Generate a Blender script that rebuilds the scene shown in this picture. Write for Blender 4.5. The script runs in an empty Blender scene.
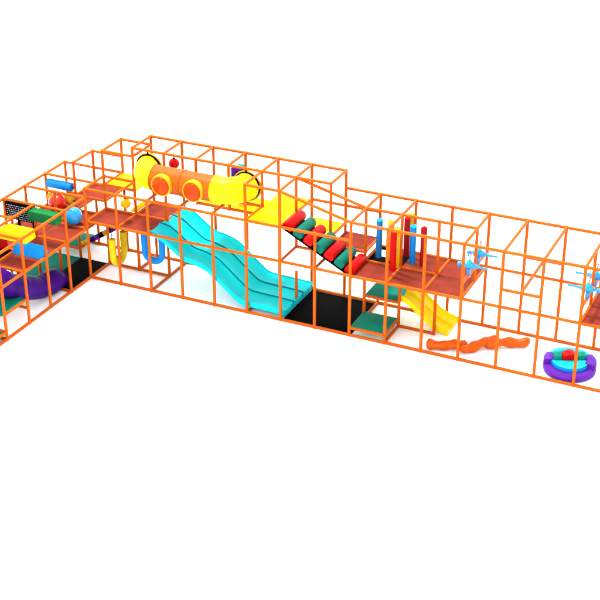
import bpy, bmesh, math, random
from mathutils import Vector, Matrix, Euler
random.seed(7)
V = Vector
PI = math.pi
scene = bpy.context.scene
C = scene.collection

# ------------------------------------------------------------------ materials
def vinyl(name, col, rough=.45, spec=.25, bump=.12, scale=9.0, vary=.06, coat=0.0):
    """Padded PVC / moulded plastic: slight tone variation and a soft bump."""
    m = bpy.data.materials.new(name); m.use_nodes = True
    col = [c * .88 for c in col]
    nt = m.node_tree; n = nt.nodes; l = nt.links
    b = n['Principled BSDF']
    tc = n.new('ShaderNodeTexCoord')
    nz = n.new('ShaderNodeTexNoise'); nz.inputs['Scale'].default_value = scale * .35; nz.inputs['Detail'].default_value = 4
    l.new(tc.outputs['Object'], nz.inputs['Vector'])
    rmp = n.new('ShaderNodeValToRGB')
    e = rmp.color_ramp.elements
    e[0].position = .3; e[1].position = .7
    e[0].color = (*[max(0, c * (1 - vary * 1.6)) for c in col], 1)
    e[1].color = (*[min(1, c * (1 + vary)) for c in col], 1)
    l.new(nz.outputs['Fac'], rmp.inputs['Fac'])
    l.new(rmp.outputs['Color'], b.inputs['Base Color'])
    n2 = n.new('ShaderNodeTexNoise'); n2.inputs['Scale'].default_value = scale; n2.inputs['Detail'].default_value = 5
    l.new(tc.outputs['Object'], n2.inputs['Vector'])
    bp = n.new('ShaderNodeBump'); bp.inputs['Strength'].default_value = bump; bp.inputs['Distance'].default_value = .03
    l.new(n2.outputs['Fac'], bp.inputs['Height']); l.new(bp.outputs['Normal'], b.inputs['Normal'])
    b.inputs['Roughness'].default_value = rough
    b.inputs['Specular IOR Level'].default_value = spec
    if coat: b.inputs['Coat Weight'].default_value = coat; b.inputs['Coat Roughness'].default_value = .12
    return m

M = {}
M['tube']   = vinyl('orange_paint', (0.50, 0.083, 0.0016), .38, 0.06, .05, 14, .06)
M['deck']   = vinyl('red_vinyl', (0.19, 0.025, 0.013), .6, 0.03, .22, 7, .12)
M['yellow'] = vinyl('yellow_vinyl', (0.72, 0.55, 0.0007), .5, 0.02, .12, 6, .03)
M['yplast'] = vinyl('yellow_plastic', (0.86, 0.63, 0.0012), .32, 0.06, .04, 5, .03, .06)
M['teal']   = vinyl('teal_vinyl', (0.003, 0.195, 0.130), .55, 0.03, .16, 7, .08)
M['green']  = vinyl('green_vinyl', (0.004, 0.125, 0.030), .5, 0.05, .12, 7, .08)
M['cyan']   = vinyl('cyan_plastic', (0.0003, 0.46, 0.53), .36, 0.03, .03, 4, .03, .05)
M['cyand']  = vinyl('cyan_ridge_plastic', (0.0006, 0.15, 0.18), .45, 0.03, .03, 4, .03)
M['black']  = vinyl('black_vinyl', (0.001, 0.001, 0.001), .7, 0.02, .18, 7, .2)
M['red']    = vinyl('red_pad_vinyl', (0.3944, 0.00204, 0.00204), .42, 0.054, .12, 8, .06)
M['dred']   = vinyl('deep_red_vinyl', (0.2448, 0.00408, 0.00408), .42, 0.099, .12, 8, .06)
M['rteal']  = vinyl('roller_teal_vinyl', (0.002, 0.115, 0.078), .45, 0.05, .12, 8, .06)
M['blue']   = vinyl('sky_blue_vinyl', (0.003, 0.165, 0.50), .42, 0.07, .10, 8, .05)
M['dblue']  = vinyl('blue_bag_vinyl', (0.006, 0.1275, 0.345), .42, 0.09, .10, 8, .05)
M['lblue']  = vinyl('light_blue_plastic', (0.00816, 0.2448, 0.5848), .26, 0.158, .02, 5, .03, .3)
M['gold']   = vinyl('golden_yellow_vinyl', (0.5848, 0.2992, 0.00272), .45, 0.09, .12, 8, .08)
M['must']   = vinyl('mustard_vinyl', (0.55, 0.385, 0.003), .45, 0.07, .25, 9, .12)
M['purple'] = vinyl('purple_plastic', (0.030, 0.002, 0.125), .42, 0.03, .05, 4, .08, 0)
M['violet'] = vinyl('violet_vinyl', (0.095, 0.016, 0.30), .45, 0.07, .10, 8, .06)
M['otube']  = vinyl('tunnel_orange_plastic', (0.40, 0.075, 0.0015), .34, 0.08, .05, 6, .08, .06)
M['logs']   = vinyl('orange_log_plastic', (0.56, 0.080, 0.0008), .24, 0.06, .04, 6, .06, .10)
M['cap']    = vinyl('cyan_vinyl', (0.00288, 0.432, 0.5328), .42, 0.09, .08, 8, .04)
M['rope']   = vinyl('dark_rope', (0.021, 0.021, 0.0245), .8, 0.045, .1, 30, .2)
M['white']  = vinyl('white_marking', (0.63, 0.648, 0.675), .6, 0.045, .05, 20, .2)
M['pink']   = vinyl('pink_ball_plastic', (0.51, 0.0136, 0.1904), .3, 0.135, .02, 8, .04)
M['rball']  = vinyl('red_ball_plastic', (0.4896, 0.00816, 0.00408), .25, 0.158, .02, 6, .04, .3)
def bubble_mat():
    m = bpy.data.materials.new('clear_orange_bubble'); m.use_nodes = True
    b = m.node_tree.nodes['Principled BSDF']
    tc = m.node_tree.nodes.new('ShaderNodeTexCoord'); nz = m.node_tree.nodes.new('ShaderNodeTexNoise')
    nz.inputs['Scale'].default_value = 3
    rp = m.node_tree.nodes.new('ShaderNodeValToRGB')
    rp.color_ramp.elements[0].color = (.44, .024, .001, 1); rp.color_ramp.elements[1].color = (.54, .040, .001, 1)
    m.node_tree.links.new(tc.outputs['Object'], nz.inputs['Vector'])
    m.node_tree.links.new(nz.outputs['Fac'], rp.inputs['Fac'])
    m.node_tree.links.new(rp.outputs['Color'], b.inputs['Base Color'])
    b.inputs['Roughness'].default_value = .06
    b.inputs['Specular IOR Level'].default_value = .12
    b.inputs['Coat Weight'].default_value = .15; b.inputs['Coat Roughness'].default_value = .03
    b.inputs['Transmission Weight'].default_value = .0
    b.inputs['IOR'].default_value = 1.15
    return m
M['bubble'] = bubble_mat()
def clear_mat():
    m = bpy.data.materials.new('clear_hopper_plastic'); m.use_nodes = True
    b = m.node_tree.nodes['Principled BSDF']
    b.inputs['Base Color'].default_value = (.93, .95, .98, 1)
    b.inputs['Roughness'].default_value = .08
    b.inputs['Alpha'].default_value = .08
    return m
M['clear'] = clear_mat()

# ------------------------------------------------------------------ mesh builder
class MB:
    def __init__(s): s.bm = bmesh.new(); s.mats = []; s.mi = 0
    def ring_skin(s, rings, closed_u=True, cap=True):
        rows = [[s.bm.verts.new(p) for p in r] for r in rings]
        k = len(rows[0])
        for a, b in zip(rows, rows[1:]):
            for i in range(k if closed_u else k - 1):
                f = s.bm.faces.new((a[i], a[(i + 1) % k], b[(i + 1) % k], b[i])); f.material_index = s.mi
        if cap and closed_u:
            f = s.bm.faces.new(rows[0][::-1]); f.material_index = s.mi
            f = s.bm.faces.new(rows[-1]); f.material_index = s.mi
        return s
    def tube(s, path, r, seg=12, cap=True, squash=None):
        path = [V(p) for p in path]
        rr = r if isinstance(r, (list, tuple)) else [r] * len(path)
        rings = []; n0 = None
        for i, p in enumerate(path):
            t = (path[min(i + 1, len(path) - 1)] - path[max(i - 1, 0)]).normalized()
            if n0 is None:
                n0 = V((0, 0, 1)) if abs(t.z) < .9 else V((1, 0, 0))
            n0 = (n0 - t * n0.dot(t)).normalized()
            b0 = t.cross(n0)
            sx, sy = squash if squash else (1, 1)
            rings.append([p + n0 * (math.cos(2 * PI * k / seg) * rr[i] * sx) + b0 * (math.sin(2 * PI * k / seg) * rr[i] * sy) for k in range(seg)])
        return s.ring_skin(rings, True, cap)
    def pad_cyl(s, a, b, r, e=.025, seg=24):
        """cylinder with softly rounded ends"""
        a = V(a); b = V(b); d = (b - a).normalized()
        pts = [a, a, a + d * e * .3, a + d * e, b - d * e, b - d * e * .3, b, b]
        rad = [r * .02, r - e, r - e * .3, r, r, r - e * .3, r - e, r * .02]
        n0 = V((0, 0, 1)) if abs(d.z) < .9 else V((1, 0, 0))
        n0 = (n0 - d * n0.dot(d)).normalized(); b0 = d.cross(n0)
        rings = [[p + n0 * (math.cos(2 * PI * k / seg) * q) + b0 * (math.sin(2 * PI * k / seg) * q) for k in range(seg)] for p, q in zip(pts, rad)]
        return s.ring_skin(rings)
    def lathe(s, prof, o=(0, 0, 0), axis='z', seg=32):
        o = V(o); rings = []
        for r, h in prof:
            row = []
            for k in range(seg):
                c, q = math.cos(2 * PI * k / seg) * max(r, .0005), math.sin(2 * PI * k / seg) * max(r, .0005)
                row.append(o + (V((c, q, h)) if axis == 'z' else V((h, c, q)) if axis == 'x' else V((q, h, c))))
            rings.append(row)
        return s.ring_skin(rings)
    def sphere(s, c, r, seg=24):
        return s.lathe([(r * math.sin(PI * i / 16), -r * math.cos(PI * i / 16)) for i in range(17)], c, 'z', seg)
    def box(s, lo, hi, bev=0.0, rot=None, piv=None):
        lo = V(lo); hi = V(hi)
        vs = [s.bm.verts.new((x, y, z)) for x in (lo.x, hi.x) for y in (lo.y, hi.y) for z in (lo.z, hi.z)]
        fs = []
        for q in ((0, 1, 3, 2), (4, 6, 7, 5), (0, 4, 5, 1), (2, 3, 7, 6), (0, 2, 6, 4), (1, 5, 7, 3)):
            f = s.bm.faces.new([vs[i] for i in q]); f.material_index = s.mi; fs.append(f)
        if bev:
            ed = list({e for f in fs for e in f.edges})
            r = bmesh.ops.bevel(s.bm, geom=ed, offset=bev, segments=3, profile=.5, affect='EDGES')
            vs = list({v for v in r['verts']} | {v for v in vs if v.is_valid})
        if rot is not None:
            bmesh.ops.rotate(s.bm, verts=[v for v in vs if v.is_valid], cent=V(piv or (lo + hi) / 2), matrix=rot)
        return s
    def prism(s, poly, d, bev=0.0):
        """poly: list of 3D points (planar), extruded along vector d"""
        d = V(d)
        a = [s.bm.verts.new(V(p)) for p in poly]; b = [s.bm.verts.new(V(p) + d) for p in poly]
        n = len(a); fs = [s.bm.faces.new(a[::-1]), s.bm.faces.new(b)]
        for i in range(n): fs.append(s.bm.faces.new((a[i], a[(i + 1) % n], b[(i + 1) % n], b[i])))
        for f in fs: f.material_index = s.mi
        if bev:
            ed = list({e for f in fs for e in f.edges})
            bmesh.ops.bevel(s.bm, geom=ed, offset=bev, segments=3, profile=.5, affect='EDGES')
        return s
    def build(s, name, mat, parent=None, origin=None, sharp=40):
        """origin: world point that becomes the object's own origin (top-level) / the thing's origin (part)"""
        me = bpy.data.meshes.new(name)
        o = V(origin) if origin is not None else V((0, 0, 0))
        bmesh.ops.recalc_face_normals(s.bm, faces=s.bm.faces)
        for v in s.bm.verts: v.co -= o
        s.bm.to_mesh(me); s.bm.free()
        for m in (mat if isinstance(mat, list) else [mat]): me.materials.append(m)
        me.shade_smooth(); me.set_sharp_from_angle(angle=math.radians(sharp))
        ob = bpy.data.objects.new(name, me); C.objects.link(ob)
        if parent is not None: ob.parent = parent
        elif origin is not None: ob.location = o
        return ob

def tag(o, label, cat, group=None):
    o['label'] = label; o['category'] = cat
    if group: o['group'] = group
    return o
class Thing:
    def __init__(s, name, label, cat, loc, group=None):
        s.e = bpy.data.objects.new(name, None); s.e.empty_display_size = .1
        C.objects.link(s.e); s.e.location = loc; s.loc = V(loc)
        tag(s.e, label, cat, group)
    def part(s, mb, name, mat, sharp=40, under=None, label=None):
        o = mb.build(name, mat, under or s.e, s.loc, sharp)
        if label: o['label'] = label
        return o

# ------------------------------------------------------------------ ground
g = MB(); N = 10
g.bm.faces.new([g.bm.verts.new(p) for p in ((-160, -120, 0), (200, -120, 0), (200, 240, 0), (-160, 240, 0))])
gm = bpy.data.materials.new('white_floor'); gm.use_nodes = True
gb = gm.node_tree.nodes['Principled BSDF']
gn = gm.node_tree.nodes.new('ShaderNodeTexNoise'); gn.inputs['Scale'].default_value = .6
gr = gm.node_tree.nodes.new('ShaderNodeValToRGB')
gr.color_ramp.elements[0].color = (.90, .90, .90, 1); gr.color_ramp.elements[1].color = (.93, .93, .93, 1)
gtc = gm.node_tree.nodes.new('ShaderNodeTexCoord')
gm.node_tree.links.new(gtc.outputs['Object'], gn.inputs['Vector'])
gm.node_tree.links.new(gn.outputs['Fac'], gr.inputs['Fac']); gm.node_tree.links.new(gr.outputs['Color'], gb.inputs['Base Color'])
gb.inputs['Roughness'].default_value = .9; gb.inputs['Specular IOR Level'].default_value = .1
go = g.build('ground', gm); go['kind'] = 'structure'

# ------------------------------------------------------------------ the tube frame
R0 = .041
HA, H1, HB, H2, HR, HC, H3 = 1.54, 1.77, 2.49, 2.76, 3.27, 3.52, 3.77
frame = Thing('climbing_frame', 'L-shaped climbing frame of bright orange tubes carrying all the decks and slides', 'climbing frame', (0, 0, 0))
def post(x, y, z0, z1):
    mb = MB(); mb.tube([(x, y, z0), (x, y, z1 + R0 * .9)], R0, 14)
    frame.part(mb, 'post', M['tube'])
def rail(name, a, b, r=R0):
    mb = MB(); mb.tube([a, b], r * .985, 14)
    frame.part(mb, name, M['tube'])
XE = 16
# posts
for x in range(0, XE + 1):
    post(x, 0, 0, H3 if x in (5, 6) else H2 if x < 8 else HR)
P1 = {0: (0, HC), 1: (0, H3), 2: (0, H3), 3: (2.45, H3), 4: (2.45, H3), 5: (2.45, H3), 6: (H1, H3), 7: (H1, H3), 8: (0, HR), 9: (0, HR), 10: (0, HR), 11: (H1, HR), 14: (H1, HR)}
for x, (a, b) in P1.items(): post(x, 1, a, b)
post(6, 1, 0, 1.0)
for x in range(0, XE + 1):
    post(x, 2, 0, HC if x == 0 else H3 if x < 8 else HR)
post(-1, 2, 0, 3.0); post(-1, 1, 0, 3.0); post(-2, 2, 0, HB); post(-2, 1, 0, HB)
for y in range(-5, 1):
    if y < 0: post(0, y, 0, HB)
    post(-1, y, 0, HB if y != -5 else HA); post(-2, y, 0, HB)
# rails on the ground
gr_ = 'ground_rail'
rail(gr_, (0, 0, R0), (XE, 0, R0)); rail(gr_, (-2, 2, R0), (XE, 2, R0))
rail(gr_, (0, -5.4, R0), (0, 1, R0)); rail(gr_, (-2, -5.4, R0), (-2, 2, R0))
rail(gr_, (0, 1, R0), (2, 1, R0)); rail(gr_, (9, 1, R0), (10, 1, R0))
for x, a, b in ((0, 1, 2), (1, 1, 2), (2, 0, 2), (5, 0, 1), (8, 1.05, 2), (9, 0, 1), (16, 0, 2)): rail(gr_, (x, a, R0), (x, b, R0))
for y in (-1, -4, -5): rail(gr_, (-1, y, R0), (0, y, R0))
# beams that carry the decks
db = 'deck_beam'
rail(db, (0, 0, H1), (XE, 0, H1)); rail(db, (0, 1, H1), (2, 1, H1)); rail(db, (1, 2, H1), (2, 2, H1))
for x, a, b in ((0, 0, 1), (1, 0, 2), (2, 1, 2), (6, 0, 1), (7, 0, 1), (8, 0, 2), (9, 0, 1), (10, 0, 2), (11, 0, 2), (14, 0, 2), (16, 0, 2)): rail(db, (x, a, H1), (x, b, H1))
rail(db, (6, 1, H1), (10, 1, H1)); rail(db, (8, 2, H1), (XE, 2, H1))
rail(db, (5, 0, H2), (8, 0, H2)); rail(db, (0, 1, 2.5), (1, 1, 2.5)); rail(db, (0, 1, 2.5), (0, 2, 2.5)); rail(db, (3, 1, 2.5), (5, 1, 2.5))
for x in (6,): rail(db, (x, 0, H2), (x, 2, H2))
rail(db, (6, 1, 2.25), (7, 1, 2.25)); rail(db, (7, 1, 2.25), (7, 2, 2.25)); rail(db, (7, 1, 2.02), (8, 1, 2.02)); rail(db, (8, 1, 2.02), (8, 2, 2.02))
rail(db, (-1, 1, 2.0), (0, 1, 2.0)); rail(db, (0, 1, 2.0), (0, 2, 2.0)); rail(db, (-1, 1, 2.0), (-1, 2, 2.0))
rail(db, (0, -5.4, HA), (0, 1, HA)); rail(db, (-2, -5.4, HA), (-2, 1, HA)); rail(db, (-1, -5, HA), (-1, -1, HA)); rail(db, (-1, 0, HA), (-1, 2, HA)); rail(db, (-2, 2, HA), (-1, 2, HA))
for y, a, b in ((1, -2, 0), (0, -2, 0), (-1, -1, 0), (-2, -2, -1), (-3, -2, 0)): rail(db, (a, y, HA), (b, y, HA))
rail(db, (-1, -3, .47), (0, -3, .47)); rail(db, (0, -4, .75), (0, -3, .75)); rail(db, (0, -5, .25), (0, -4, .25)); rail(db, (-1, -4, .25), (0, -4, .25))
rail(db, (-2, 1, .3), (-1, 1, .3)); rail(db, (-1, 1, .3), (-1, 2, .3))
rail(db, (8, 0, .25), (9, 0, .25)); rail(db, (9, 0, .25), (9, 1, .25)); rail(db, (8, 1, .73), (9, 1, .73))
# rails along the top
tr = 'top_rail'
rail(tr, (0, 0, H2), (5, 0, H2)); rail(tr, (5, 0, H3), (6, 0, H3)); rail(tr, (8, 0, HR), (XE, 0, HR)); rail(tr, (8, 2, HR), (XE, 2, HR)); rail(tr, (8, 1, HR), (11, 1, HR))
rail(tr, (1, 1, H3), (7, 1, H3)); rail(tr, (1, 2, H3), (7, 2, H3))
rail(tr, (0, 1, HC), (1, 1, HC)); rail(tr, (0, 2, HC), (1, 2, HC))
rail(tr, (7, 2, HR), (8, 2, HR)); rail(tr, (0, 1, H2), (1, 1, H2))
rail(tr, (-1, 2, 3.0), (0, 2, 3.0)); rail(tr, (-1, 1, 3.0), (-1, 2, 3.0))
rail(tr, (0, -5.4, HB), (0, 0, HB)); rail(tr, (-2, -5.4, HB), (-2, 2, HB)); rail(tr, (-1, -5, HB), (-1, -1, HB))
rail('sloped_rail', (6, 0, H3), (8, 0, HR)); rail('sloped_rail', (6, 1, H3), (8, 1, HR))
cb = 'cross_rail'
for x in range(0, 6):
    rail(cb, (x, 0, H2), (x, 1, H2))
rail(cb, (0, 1, HC), (0, 2, HC)); rail(cb, (1, 1, HC), (1, 2, HC))
for x in range(1, 8): rail(cb, (x, 0 if x in (5, 6) else 1, H3), (x, 2, H3))
for x in (8, 9, 11, 12, 13, 14, 15, 16): rail(cb, (x, 0, HR), (x, 2, HR))
for y, a in ((2, -2), (1, -2), (0, -2), (-1, -2), (-2, -2), (-3, -1), (-4, -2)):
    rail(cb, (a, y, HB), (-1 if y == -2 else 0, y, HB))
# rails at hand height
hr = 'hand_rail'
rail(hr, (4, 1, H2), (5, 1, H2)); rail(hr, (6, 2, H2), (8, 2, H2)); rail(hr, (11, 0, 2.2), (11, 2, 2.2)); rail(hr, (14, 0, 2.2), (14, 2, 2.2))
rail(hr, (12, 0, 2.25), (13, 0, 2.25)); rail(hr, (12, 2, 2.25), (13, 2, 2.25)); rail(hr, (12.5, 0, 2.25), (12.5, 2, 2.25))

# ------------------------------------------------------------------ decks and mats
def panel(name, x, y, z, mat, label, group, cat='deck', t=.06, x1=None, y1=None, e=.006):
    x1 = x + 1 if x1 is None else x1; y1 = y + 1 if y1 is None else y1
    mb = MB(); mb.box((x + e, y + e, z - t), (x1 - e, y1 - e, z), .012)
    o = mb.build(name, M[mat], None, ((x + x1) / 2, (y + y1) / 2, z - t))
    return tag(o, label, cat, group)
RG = 'red padded deck panels'
for x, y, z, lb in (
    (0, 0, H1, 'red deck panel under the small hanging yellow ball'),
    (1, 0, H1, 'red deck panel at the top of the cyan slide, along its front edge'),
    (1, 1, H1, 'red deck panel at the top of the cyan slide, behind the tunnel window'),
    (-1, 1, 2.0, 'raised red step panel between the ball pit deck and the yellow platform'),
    (-2, 1, HA, 'red deck panel behind the padded rollers, partly under the raised red step'),
    (-2, 0, HA, 'red deck panel under the shiny red ball'),
    (-1, 0, HA, 'red deck panel beside the shiny blue ball, next to the raised red step'),
    (-2, -1, HA, 'red deck panel below the black dotted panel'),
    (-1, -1, HA, 'red deck panel between the green beam and the blue ball'),
    (-2, -2, HA, 'red deck panel behind the red dotted panel'),
    (-1, -2, HA, 'red deck panel behind the blue wedge'),
    (-1, -3, HA, 'red deck panel in front of the blue wedge, above the purple slide'),
    (7, 1, 2.02, 'red step panel one step below the lowest yellow step'),
    (8, 0, H1, 'red deck panel at the foot of the roller ramp'),
    (9, 0, H1, 'red deck panel directly in front of the hanging bags, next to the ramp foot panel'),
    (10, 0, H1, 'red deck panel at the front corner below the blue air cannons'),
    (9, 1, H1, 'red deck panel behind the hanging bags, beside the black hatch'),
    (10, 1, H1, 'red deck panel at the rear corner behind the blue air cannons'),
    (14, 0, H1, 'front red deck panel of the far end tower with two blue cannons'),
    (14, 1, H1, 'rear red deck panel of the far end tower with two blue cannons')):
    panel('deck', x, y, z, 'deck', lb, RG)
YG = 'yellow deck panels'
for x, y, z, lb in (
    (0, 1, 2.5, 'yellow deck panel beside the tunnel mouth, above the red step'),
    (3, 1, 2.5, 'yellow deck strip partly hidden under the orange tunnel'),
    (5, 0, H2, 'front yellow deck panel at the top of the roller ramp'),
    (5, 1, H2, 'rear yellow deck panel next to the second tunnel mouth'),
    (6, 1, 2.25, 'yellow step panel behind the roller ramp')):
    panel('deck', x, y, z, 'yellow', lb, YG, x1=5 if x == 3 else None)
TG = 'teal step panels'
for x, y, z, lb in (
    (8, 0, .27, 'low teal step panel at the front edge beside the black floor mat'),
    (8, 1, .75, 'higher teal step panel that leads onto the small yellow slide'),
    (-2, 1, .31, 'low teal step panel under the red decks behind the black mat'),
    (-1, -4, .75, 'teal step panel below the purple slide'),
    (-1, -5, .25, 'lowest teal step panel in front of the purple slide')):
    panel('deck', x, y, z, 'teal', lb, TG, 'step')
panel('floor_mat', 6.03, .06, .03, 'black', 'large black floor mat at the end of the cyan slide', None, 'mat', .026, 8.03, 1.94)
panel('floor_mat', -.98, -.96, .03, 'black', 'black landing mat at the end of the purple slide', None, 'mat', .026, -.05, .98)
panel('floor_mat', -1.95, -.96, .03, 'teal', 'teal floor mat beside the black landing mat', None, 'mat', .026, -.99, .96)
def hatch(x, y, z, hx0, hx1, hy0, hy1, lb):
    t = Thing('hatch_deck', lb, 'hatch', (x + .5, y + .5, z - .06))
    for lo, hi in (((x, y), (x + 1, hy0)), ((x, hy1), (x + 1, y + 1)), ((x, hy0), (hx0, hy1)), ((hx1, hy0), (x + 1, hy1))):
        mb = MB(); mb.box((lo[0] + .004, lo[1] + .004, z - .06), (hi[0] - .004, hi[1] - .004, z), .008)
        t.part(mb, 'rim_pad', M['black'])
hatch(8, 1, H1, 8.12, 8.62, 1.42, 1.90, 'black padded hatch frame under the hanging bags')
hatch(-2, -3, HA, -1.85, -1.4, -2.8, -2.3, 'black padded hatch frame in front of the red dotted panel')
mb = MB(); mb.box((.80, 1.05, H1 + .02), (.97, 1.80, H1 + .10), .02)
tag(mb.build('step_pad', M['yellow'], None, (.88, 1.42, H1 + .02)), 'narrow yellow step pad beside the red deck under the tunnel', 'step')

# ------------------------------------------------------------------ cyan three lane slide
def interp(pr, x):
    for i in range(len(pr) - 1):
        if x <= pr[i + 1][0] or i == len(pr) - 2:
            p0 = pr[max(i - 1, 0)][1]; p1 = pr[i][1]; p2 = pr[i + 1][1]; p3 = pr[min(i + 2, len(pr) - 1)][1]
            u = (x - pr[i][0]) / (pr[i + 1][0] - pr[i][0])
            m1 = (p2 - p0) * .5; m2 = (p3 - p1) * .5
            return (2*u**3 - 3*u*u + 1) * p1 + (u**3 - 2*u*u + u) * m1 + (-2*u**3 + 3*u*u) * p2 + (u**3 - u*u) * m2
def slide(t, prof, y0, y1, lanes, x0, x1, depth, thick, mats, axis='x', wall=.05, n=64, ridge=.045):
    """lanes run along +x (axis 'x') or +y; each lane and each ridge is a part"""
    W = (y1 - y0 - wall * (lanes + 1)) / lanes
    pt = (lambda a, b, z: V((a, b, z))) if axis == 'x' else (lambda a, b, z: V((b, a, z)))
    xs = [x0 + (x1 - x0) * i / n for i in range(n + 1)]
    def loft(prof2d, name, mat):
        mb = MB(); rings = [[pt(x, b, interp(prof, x) + h) for b, h in prof2d] for x in xs]
        mb.ring_skin(rings, True, True); t.part(mb, name, mat, 35)
    for k in range(lanes):
        b0 = y0 + wall + k * (W + wall)
        top = [(b0 + W * i / 10, -depth * abs(math.sin(PI * i / 10)) ** .7) for i in range(11)]
        bot = [(b, h - thick) for b, h in reversed(top)]
        loft(top + bot, 'lane', mats[0])
    for k in range(lanes + 1):
        b0 = y0 + k * (W + wall)
        edge = k in (0, lanes)
        pr = [(b0, -thick - .085 if edge else -thick)]
        pr += [(b0 + wall * .5 - wall * .5 * math.cos(PI * i / 8), ridge * math.sin(PI * i / 8)) for i in range(9)]
        pr += [(b0 + wall, -thick - .085 if edge else -thick)]
        loft(pr, 'side_wall' if edge else 'divider_ridge', mats[1] if not edge else mats[0])
cs = Thing('wave_slide', 'wide wavy cyan slide with three lanes running down to the black mat', 'slide', (4, 1, .15))
prof = [(1.94, 1.82), (2.32, 1.74), (2.69, 1.49), (3.02, 1.27), (3.4, 1.20), (3.77, 1.07), (4.08, .83), (4.4, .56), (4.72, .33), (5.1, .29), (5.6, .28), (6.05, .26)]
slide(cs, prof, .06, 1.94, 3, 1.96, 6.06, .045, .035, (M['cyan'], M['cyand']), wall=.042, ridge=.035)

for k in range(3):
    y0 = .102 + k * .6127
    mb = MB(); mb.box((5.99, y0 + .012, .05), (6.055, y0 + .558, .175), .015); cs.part(mb, 'end_lip', M['cyan'])

ys = Thing('small_slide', 'short yellow double slide leading off the higher teal step', 'slide', (9.7, 1.5, .05))
prof2 = [(9.0, .86), (9.2, .80), (9.45, .62), (9.7, .42), (9.95, .25), (10.2, .16), (10.36, .13)]
slide(ys, prof2, 1.08, 1.95, 2, 9.02, 10.36, .055, .04, (M['yplast'], M['yplast']), wall=.07, ridge=.05)

ps = Thing('purple_slide', 'wavy purple tube slide under the red decks ending on the black mat', 'slide', (-.5, -2.6, .2))
prof3 = [(-5.3, 2.25), (-4.6, 2.0), (-4.0, 1.72), (-3.5, 1.42), (-3.1, 1.10), (-2.7, .84), (-2.3, .65), (-1.9, .46), (-1.5, .37), (-1.1, .32), (-.78, .26)]
def psr(y): return .345 - max(0, y + 2.6) * .035 + .045 * math.exp(-((y + 1.25) / .35) ** 2) - max(0, y + 1.0) * .28
for j, (ya, yb) in enumerate(((-5.3, -4.42), (-4.42, -3.54), (-3.54, -2.66), (-2.66, -1.78), (-1.78, -.80))):
    ys_ = [ya, ya + .05, ya + .07] + [ya + .07 + (yb - ya - .14) * i / 10 for i in range(1, 10)] + [yb - .07, yb - .05, yb - .002]
    path = [V((-.5, y, interp(prof3, y))) for y in ys_]
    nn = len(path)
    rr = [psr(y) + (.006 if i in (0, 1, nn - 2, nn - 1) else 0) for i, y in enumerate(ys_)]
    mb = MB(); mb.tube(path, rr, 40, False); mb.tube(path, [q - .02 for q in rr], 40, False)
    ps.part(mb, 'tube_section', M['purple'], 30)
mb = MB(); ye = -.80; zc = interp(prof3, ye)
mb.tube([(-.5 + math.cos(2 * PI * k / 40) * (psr(ye) + .012), ye + .35 * math.sin(2 * PI * k / 40) * .0 , zc + math.sin(2 * PI * k / 40) * (psr(ye) + .012)) for k in range(41)], .03, 10)
ps.part(mb, 'mouth_rim', M['purple'])

# ------------------------------------------------------------------ crawl tunnel
tn = Thing('crawl_tunnel', 'orange and yellow tube tunnel with two round bubble windows', 'tunnel', (3, .6, 2.85))
ZT, RT, YT = 3.25, .36, .5
def tunnel_piece(path, name, mat, RT=.36):
    """hollow section with a bulged joint bead at each end"""
    n = len(path) - 1
    r = [RT + (.018 if i in (0, 1, n - 1, n) else 0) for i in range(n + 1)]
    mb = MB(); mb.tube(path, r, 40, False)
    mb.tube([p for p in path], [q - .02 for q in r], 40, False)
    return tn.part(mb, name, mat, 30)
def lin(a, b, n): return [V(a).lerp(V(b), i / n) for i in range(n + 1)]
def ends(path):
    a = path[0].lerp(path[1], .12); b = path[-1].lerp(path[-2], .12)
    return [path[0], a, a.lerp(path[1], .1)] + path[1:-1] + [b.lerp(path[-2], .1), b, path[-1]]
tunnel_piece(ends(lin((2.0, YT, ZT), (2.92, YT, ZT), 8)), 'tube_section', M['otube'])
tunnel_piece(ends(lin((2.905, YT, ZT), (3.86, YT, ZT), 8)), 'tube_section', M['otube'], .358)
def arc(cx, sgn): return [V((cx + sgn * .5 * math.sin(a), 1 - .5 * math.cos(a), ZT)) for a in [PI / 2 * i / 14 for i in range(15)]]
tunnel_piece(ends(arc(2.012, -1)), 'elbow', M['yplast'], .354)
tunnel_piece(ends(lin((3.845, YT, ZT), (4.02, YT, ZT), 4)[:-1] + arc(4.02, 1)), 'elbow', M['yplast'], .364)
for fx in (1.495, 4.52):
    mb = MB()
    ring = [(RT - .01, 0), (RT + .036, 0), (RT + .036, .05), (RT - .01, .05), (RT - .01, 0)]
    rows = []
    for r, h in ring: rows.append([V((fx + math.cos(2 * PI * k / 48) * r, 1.0 + h, ZT + math.sin(2 * PI * k / 48) * r)) for k in range(48)])
    mb.ring_skin(rows, True, False); f = tn.part(mb, 'flange', M['black'])
    mb = MB(); mb.tube([(fx + math.cos(2 * PI * k / 48) * (RT + .052), 1.06, ZT + math.sin(2 * PI * k / 48) * (RT + .052)) for k in range(49)], .022, 10)
    tn.part(mb, 'flange_rim', M['gold'], under=f)
    mb = MB(); mb.box((fx - .025, 1.0, ZT + RT + .03), (fx + .025, 1.012, H3), .003)
    tn.part(mb, 'strap', M['black'])
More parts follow.
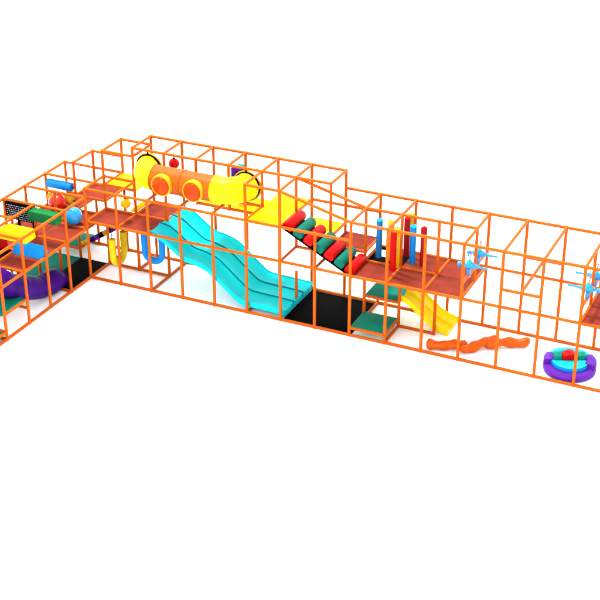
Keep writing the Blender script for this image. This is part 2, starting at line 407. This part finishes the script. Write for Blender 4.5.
for wx in (2.42, 3.38):
    mb = MB()
    rows = []
    for r, h in [(.20, .22), (.30, .18), (.308, .06), (.296, .02), (.262, .012), (.248, .03), (.245, .22)]:
        rows.append([V((wx + math.cos(2 * PI * k / 48) * r, .05 + h, ZT - .01 + math.sin(2 * PI * k / 48) * r)) for k in range(48)])
    mb.ring_skin(rows, True, False); w = tn.part(mb, 'window_ring', M['gold'])
    mb = MB(); rows = []
    for i in range(12):
        a = PI / 2 * i / 11
        rows.append([V((wx + math.cos(2 * PI * k / 48) * .25 * math.cos(a) , .07 - .12 * math.sin(a), ZT - .01 + math.sin(2 * PI * k / 48) * .25 * math.cos(a))) for k in range(48)])
    rows[-1] = [V((wx + math.cos(2 * PI * k / 48) * .002, .07 - .12, ZT - .01 + math.sin(2 * PI * k / 48) * .002)) for k in range(48)]
    mb.ring_skin(rows, True, True); tn.part(mb, 'bubble', M['bubble'], under=w)

# ------------------------------------------------------------------ roller ramp
rp = Thing('roller_ramp', 'sloping ramp of red and teal padded rollers on a black board', 'ramp', (7, .5, 1.8))
A = V((6.0, 0, 2.765)); Bq = V((8.05, 0, 1.70)); d = (Bq - A).normalized(); nrm = V((-d.z, 0, d.x))
mb = MB()
mb.prism([A + V((0, .06, 0)), Bq + V((0, .06, 0)), Bq + V((0, .06, 0)) - nrm * .05, A + V((0, .06, 0)) - nrm * .05], (0, .9, 0), .008)
rp.part(mb, 'board', M['black'])
L = (Bq - A).length
for i in range(7):
    c = A + d * (L * (i + .5) / 7) + nrm * .075
    mb = MB(); mb.pad_cyl(c + V((0, .07, 0)), c + V((0, .95, 0)), .15, .035, 28)
    rp.part(mb, 'roller', M['red' if i % 2 == 0 else 'rteal'], label='red padded roller' if i % 2 == 0 else 'teal padded roller')

# ------------------------------------------------------------------ hanging punch bags
BG = 'tall punch bags hanging over the red deck'
for x, y, mat, lb in (
    (8.38, 1, 'dblue', 'blue hanging bag closest to the roller ramp, in front of the hatch'),
    (8.70, 1, 'gold', 'yellow hanging bag just beside the blue bag over the hatch'),
    (9, .41, 'red', 'bright red hanging bag in front of all the others'),
    (9, .66, 'gold', 'yellow hanging bag right behind the bright red bag'),
    (9, 1.38, 'dred', 'dark red hanging bag in the rear half of the cluster'),
    (9, 1.65, 'gold', 'rearmost yellow hanging bag, half hidden by the dark red bag'),
    (9.31, 1, 'blue', 'sky blue hanging bag beside the lone slim red bag'),
    (9.60, 1, 'dred', 'slim red hanging bag standing alone farthest from the ramp')):
    t = Thing('punch_bag', lb, 'punch bag', (x, y, 1.94), BG)
    mb = MB(); mb.pad_cyl((x, y, 1.94), (x, y, 3.02), .082, .02, 24); t.part(mb, 'padded_bag', M[mat])
    mb = MB(); mb.pad_cyl((x, y, 2.975), (x, y, 3.035), .0835, .018, 24)
    t.part(mb, 'top_cap', M[{'dblue': 'cap', 'blue': 'cap', 'gold': 'yellow', 'red': 'red', 'dred': 'red'}[mat]])
    mb = MB(); mb.tube([(x, y, 3.03), (x, y, HR - .03)], .008, 8); t.part(mb, 'rope', M['rope'])

# ------------------------------------------------------------------ hanging balls and loose balls
def hang_ball(x, y, ztop, zc, r, mat, lb):
    t = Thing('hanging_ball', lb, 'ball', (x, y, zc - r))
    mb = MB(); mb.sphere((x, y, zc), r); t.part(mb, 'padded_ball', M[mat])
    mb = MB(); mb.lathe([(.045, -.02), (.04, .012), (.02, .03)], (x, y, zc + r)); t.part(mb, 'collar', M['black'])
    mb = MB(); mb.tube([(x, y, zc + r), (x, y, ztop - .03)], .014, 8); t.part(mb, 'rope', M['rope'])
hang_ball(2.02, 1.5, H3, 3.30, .15, 'red', 'small red ball hanging on a black cord above the tunnel')
hang_ball(1.0, .5, H2, 2.31, .145, 'gold', 'small yellow ball hanging over the red deck')
mb = MB(); mb.sphere((0, 0, 0), .265, 40)
b = mb.build('play_ball', M['rball']); b.location = (-1.43, .68, HA + .267); tag(b, 'big shiny red ball on the red deck under the yellow roller', 'ball')
mb = MB(); mb.sphere((0, 0, 0), .265, 40)
b = mb.build('play_ball', M['lblue']); b.location = (-.51, .08, HA + .267); tag(b, 'big shiny light blue ball on the red deck by the orange rail', 'ball')

# hanging four-vane toy behind the tunnel mouth
x, y = 4.08, 1.5
t = Thing('vane_bag', 'purple and teal hanging vane toy behind the second tunnel mouth', 'hanging toy', (x, y, 2.75))
for a, m in ((.2, 'dblue'), (.2 + PI, 'violet'), (.2 + PI / 2, 'teal'), (.2 - PI / 2, 'purple')):
    mb = MB(); mb.box((x + .02, y - .07, 2.78), (x + .24, y + .07, 3.54), .02, Matrix.Rotation(a, 3, 'Z'), (x, y, 3.05))
    t.part(mb, 'vane', M[m])
mb = MB(); mb.pad_cyl((x, y, 2.74), (x, y, 3.63), .07, .02); t.part(mb, 'core', M['cap'])
mb = MB(); mb.tube([(x, y, 3.63), (x, y, H3 - .03)], .008, 8); t.part(mb, 'rope', M['rope'])

# ------------------------------------------------------------------ hanging loops under the red deck
def loop(pts_fn, w, mat, lb, tops):
    path = [pts_fn(i / 40) for i in range(41)]
    c = path[20]
    t = Thing('hanging_loop', lb, 'hanging loop', c, 'padded loops hanging under the red deck')
    mb = MB(); mb.tube(path, w, 16, True); t.part(mb, 'padded_loop', M[mat], 50)
    for p in tops:
        mb = MB(); mb.tube([p, (p[0], p[1], H1 - .05)], .012, 8); t.part(mb, 'rope', M['rope'])
def ushape(u, half, ztop, zbot, r):
    """u in 0..1 -> (offset, z) along a U"""
    leg = ztop - (zbot + half); tot = 2 * leg + PI * half; s = u * tot
    if s < leg: return -half, ztop - s
    if s < leg + PI * half:
        a = (s - leg) / half; return -half * math.cos(a), zbot + half - half * math.sin(a)
    return half, zbot + half + (s - leg - PI * half)
loop(lambda u: V((.8, .285 + ushape(u, .29, 1.38, .56, 0)[0], ushape(u, .29, 1.38, .56, 0)[1])), .10, 'must', 'mustard yellow padded loop hanging in a U under the red deck', [(.8, -.005, 1.37), (.8, .575, 1.37)])
loop(lambda u: V((1.88 + ushape(u, .28, 1.60, .76, 0)[0], .4, ushape(u, .28, 1.60, .76, 0)[1])), .095, 'blue', 'blue padded loop hanging in a U beside the cyan slide', [(1.6, .4, 1.59), (2.16, .4, 1.59)])

# spiral striped roller climbing from the teal step
a = V((-1.10, 1.25, .30)); bq = V((.12, 1.35, 1.08)); dd = (bq - a)
t = Thing('striped_roller', 'slanted roller in purple, black and yellow bands under the red decks', 'roller', a)
for i in range(8):
    mb = MB(); mb.pad_cyl(a + dd * (i / 8), a + dd * ((i + .98) / 8), .085, .02, 20)
    t.part(mb, 'band', M[('gold', 'must', 'purple', 'violet', 'black', 'gold', 'purple', 'violet')[i]], label=('yellow', 'mustard', 'purple', 'violet', 'black', 'yellow', 'purple', 'violet')[i] + ' padded band')
t.part(MB().tube([a - dd * .06, bq + dd * .06], .025, 10), 'axle', M['black'])

# ------------------------------------------------------------------ things on the far wing
for z, m, lb in ((2.22, 'blue', 'light blue padded roller mounted between two posts'), (1.80, 'gold', 'yellow padded roller mounted just below the light blue roller')):
    t = Thing('padded_roller', lb, 'roller', (-1.5, 1, z - .13), 'paired rollers between the posts')
    mb = MB(); mb.pad_cyl((-1.93, 1, z), (-1.1, 1, z), .13, .02, 28); t.part(mb, 'roller_pad', M[m])
    mb = MB(); mb.tube([(-2, 1, z), (-1, 1, z)], .02, 10); t.part(mb, 'axle', M['rope'])
# black dotted panel
t = Thing('dotted_panel', 'black play panel covered in rows of pale dots', 'play panel', (-1.5, -1, HA))
mb = MB(); mb.box((-1.95, -1.02, 1.92), (-1.05, -.98, 2.44), .01)
p = t.part(mb, 'board', M['black'])
mb = MB()
for i in range(16):
    for j in range(7):
        x = -1.90 + .054 * i + (.02 if j % 2 else 0); z = 1.97 + .062 * j
        mb.mi = random.choice((0, 0, 0, 0, 0, 0, 0, 1, 2))
        mb.lathe([(.002, 0), (.0125, 0), (.0125, .006), (.002, .006)], (x, -1.026, z), 'y', 10)
t.part(mb, 'dots', [M['white'], M['cap'], M['pink']], under=p)['kind'] = 'stuff'
for x in (-1.55, -1.06):
    mb = MB(); mb.box((x - .04, -1.02, HA), (x + .04, -.98, 1.92), .008); t.part(mb, 'leg', M['black'])
# hanging beams
def beam(x0, x1, y0, y1, z0, z1, mat, lb, strap):
    t = Thing('padded_beam', lb, 'padded beam', ((x0 + x1) / 2, (y0 + y1) / 2, z0), 'padded beams slung between the rails')
    mb = MB(); mb.box((x0, y0, z0), (x1, y1, z1), .025); t.part(mb, 'pad', M[mat])
    for x, y, q in strap:
        mb = MB(); mb.tube([(x, y, z1 - .01), q], .012, 8); t.part(mb, 'strap', M['rope'])
beam(-.99, -.07, -1.33, -1.03, 2.16, 2.44, 'green', 'green padded beam slung beside the dotted panel', [(-.9, -1.06, (-.9, -1, HB)), (-.15, -1.06, (-.15, -1, HB))])
beam(-1.0, -.12, -2.66, -2.2, 2.17, 2.44, 'yellow', 'yellow padded beam hung across above the blue wedge', [(-.15, -2.43, (0, -2.43, HB)), (-.97, -2.43, (-1, -2.43, HB))])
mb = MB(); mb.prism([(-.96, -2.22, HA + .004), (-.96, -2.0, 1.87), (-.96, -1.78, HA + .004)], (.94, 0, 0), .012)
o = mb.build('foam_wedge', M['blue'], None, (-.5, -2, HA)); tag(o, 'blue triangular foam wedge lying on the red deck', 'foam wedge')
t = Thing('red_dotted_panel', 'red climbing panel with small dark dots, cut by the picture edge', 'play panel', (-1.6, -2.1, HA))
mb = MB(); mb.prism([(-1.95, -2.12, HA), (-1.16, -2.12, HA), (-1.24, -2.12, 2.06), (-1.95, -2.12, 2.06)], (0, .06, 0), .01); p = t.part(mb, 'board', M['red'])
mb = MB()
for i in range(9):
    for j in range(6):
        mb.lathe([(.002, 0), (.013, 0), (.013, .006), (.002, .006)], (-1.9 + .075 * i, -2.126, 1.58 + .07 * j), 'y', 8)
t.part(mb, 'dots', M['black'], under=p)['kind'] = 'stuff'

# ------------------------------------------------------------------ blue air cannons
CG = 'blue air cannons on the hand rails'
def cannon(x, y, sg, lb):
    zb = 2.2 + R0; zc = 2.47
    t = Thing('air_cannon', lb, 'air cannon', (x, y, zb), CG)
    mb = MB(); mb.lathe([(.005, -.30), (.05, -.30), (.056, -.28), (.056, -.22), (.032, -.21), (.032, -.15), (.072, -.13), (.09, -.06), (.09, .07), (.068, .14), (.042, .20), (.030, .26), (.024, .44), (.033, .455), (.033, .49), (.005, .49)], (0, 0, 0), 'x', 24)
    for v in mb.bm.verts: v.co = V((x + sg * v.co.x, y + v.co.y, zc + v.co.z - abs(v.co.x) * 0))
    t.part(mb, 'barrel', M['lblue'])
    mb = MB(); mb.pad_cyl((x, y, zb - .09), (x, y, zc - .04), .05, .012, 16); t.part(mb, 'mount', M['lblue'])
    mb = MB(); mb.pad_cyl((x, y - .10, zc - .10), (x, y + .10, zc - .10), .035, .01, 14); t.part(mb, 'pivot', M['lblue'])
    mb = MB(); mb.pad_cyl((x, y, zc + .05), (x, y, zc + .13), .068, .012, 20); t.part(mb, 'collar', M['cap'])
    mb = MB(); mb.tube([(x, y, zc + .12), (x + .035, y, zc + .36)], .032, 14, False); h = t.part(mb, 'hopper', M['clear'])
    for i, m in enumerate(('otube', 'cap', 'gold', 'pink')):
        mb = MB(); mb.sphere((x + .005 + .009 * i, y, zc + .155 + .058 * i), .028, 14); t.part(mb, 'ball', M[m], under=h)
    for s in (-1, 1):
        mb = MB(); mb.tube([(x - sg * .2, y, zc), (x - sg * .24, y + s * .07, zc - .02), (x - sg * .25, y + s * .075, zc - .10)], .014, 8); t.part(mb, 'grip', M['blue'])
cannon(11, .5, 1, 'blue air cannon pointing away from the hanging bags, front one of its pair')
cannon(11, 1.25, 1, 'blue air cannon pointing away from the hanging bags, rear one of its pair')
cannon(14, .5, -1, 'front blue air cannon on the far end tower')
cannon(14, 1.25, -1, 'rear blue air cannon on the far end tower')

# ------------------------------------------------------------------ wavy orange logs on the floor
def log(a, b, ph, lb):
    a = V(a); b = V(b); d = b - a; side = V((-d.y, d.x, 0)).normalized()
    rings = []
    n0 = V((0, 0, 1)); dn = d.normalized()
    for i in range(57):
        u = i / 56
        c = a + d * u + side * (.022 * math.sin(ph + u * 9)) + V((0, 0, .02 * math.cos(ph + u * 9) + .02))
        e = min(1, .55 + 8 * u, .55 + 8 * (1 - u))
        row = []
        for k in range(36):
            th = 2 * PI * k / 36
            rad = e * (.122 + .013 * math.cos(2 * (th - ph) - u * 13) + .012 * math.sin(u * 20 + ph))
            row.append(c + n0 * (math.cos(th) * rad) + side * (math.sin(th) * rad))
        rings.append(row)
    o = MB().ring_skin(rings).build('wavy_log', M['logs'], None, (a + b) / 2 - V((0, 0, .13)), 60)
    tag(o, lb, 'play log', 'wavy orange logs on the floor')
log((10.10, .16, .13), (11.05, .62, .13), 0, 'wavy orange log on the floor closest to the yellow slide')
log((11.0, .30, .13), (11.68, 1.22, .16), 1.5, 'middle wavy orange log joining the other two on the floor')
log((11.45, .86, .13), (12.46, 1.46, .13), 3, 'wavy orange log on the floor closest to the round purple seat')

# ------------------------------------------------------------------ round toddler seat
cx, cy = 13.71, .72
rs = Thing('round_seat', 'round purple soft play seat with a cyan ring and red centre', 'soft seat', (cx, cy, 0))
FR = V((.906, .423, 0)); FF = V((-.423, .906, 0)); C0 = V((cx, cy, 0))
mb = MB(); mb.lathe([(.02, .004), (.60, .004), (.65, .03), (.665, .10), (.65, .16), (.615, .195), (.02, .20)], (cx, cy, 0), 'z', 56); rs.part(mb, 'base', M['violet'])
mb = MB(); mb.lathe([(.02, .195), (.46, .195), (.47, .21), (.47, .27), (.46, .285), (.02, .288)], (cx, cy, 0), 'z', 56); rs.part(mb, 'seat_drum', M['blue'])
mb = MB(); mb.lathe([(.02, .286), (.445, .286), (.455, .296), (.445, .306), (.02, .31)], (cx, cy, 0), 'z', 56); rs.part(mb, 'seat_pad', M['cap'])
def sector(r0, r1, a0, a1, z0, z1, name, mat, n=20):
    mb = MB(); rings = []
    for i in range(n + 1):
        a = math.radians(a0 + (a1 - a0) * i / n)
        dr = FR * math.cos(a) + FF * math.sin(a)
        rings.append([C0 + dr * r + V((0, 0, z)) for r, z in ((r0, z0), (r1, z0), (r1, z1 - .03), (r1 - .03, z1), (r0 + .03, z1), (r0, z1 - .03))])
    mb.ring_skin(rings, True, True); rs.part(mb, name, M[mat], 50)
sector(.40, .60, 22, 142, .19, .34, 'back_rest', 'cap')
sector(.38, .66, 144, 180, .19, .33, 'arm_rest', 'violet', 8)
sector(.38, .66, -32, 22, .19, .33, 'arm_rest', 'violet', 8)
for s in (-1, 1):
    mb = MB(); c = C0 + FR * (s * .30) + FF * .10
    mb.box(c + V((-.10, -.12, .305)), c + V((.10, .12, .43)), .03, Matrix.Rotation(math.atan2(FR.y, FR.x), 3, 'Z')); rs.part(mb, 'cushion', M['teal'], label='teal cushion')
mb = MB(); c = C0 + FF * -.05
pl = [c + FR * (.2 * math.cos(PI * i / 12)) + V((0, 0,   .305 + .17 * math.sin(PI * i / 12))) for i in range(13)]
mb.prism(pl, FF * .30, .01); rs.part(mb, 'cushion', M['red'], label='red half round cushion')

# ------------------------------------------------------------------ light
w = bpy.data.worlds.new('World'); scene.world = w; w.use_nodes = True
bg = w.node_tree.nodes['Background']; bg.inputs['Color'].default_value = (1, 1, 1, 1); bg.inputs['Strength'].default_value = 2.65
def area(name, loc, target, size, power, col=(1, 1, 1)):
    ld = bpy.data.lights.new(name, 'AREA'); ld.shape = 'DISK'; ld.size = size; ld.energy = power; ld.color = col
    o = bpy.data.objects.new(name, ld); C.objects.link(o); o.location = loc
    o.rotation_euler = (V(target) - V(loc)).to_track_quat('-Z', 'Y').to_euler()
area('softbox_lamp', (-4, 4, 34), (6, 0, 0), 7, 26000)
area('studio_lamp', (15, -40, 27), (6, 0, 1), 2.2, 1800)

# ------------------------------------------------------------------ camera
cam = bpy.data.cameras.new('camera'); co = bpy.data.objects.new('camera', cam); C.objects.link(co)
co.location = (19.8915, -28.5008, 17.2686)
co.rotation_euler = (PI / 2 - .4835, 0, .437)
cam.sensor_width = 36; cam.lens = 36 * 1343.13 / 600
cam.clip_start = .5; cam.clip_end = 1000
scene.camera = co
scene.view_settings.view_transform = 'Standard'; scene.view_settings.look = 'None'
scene.view_settings.exposure = 0; scene.view_settings.gamma = 1
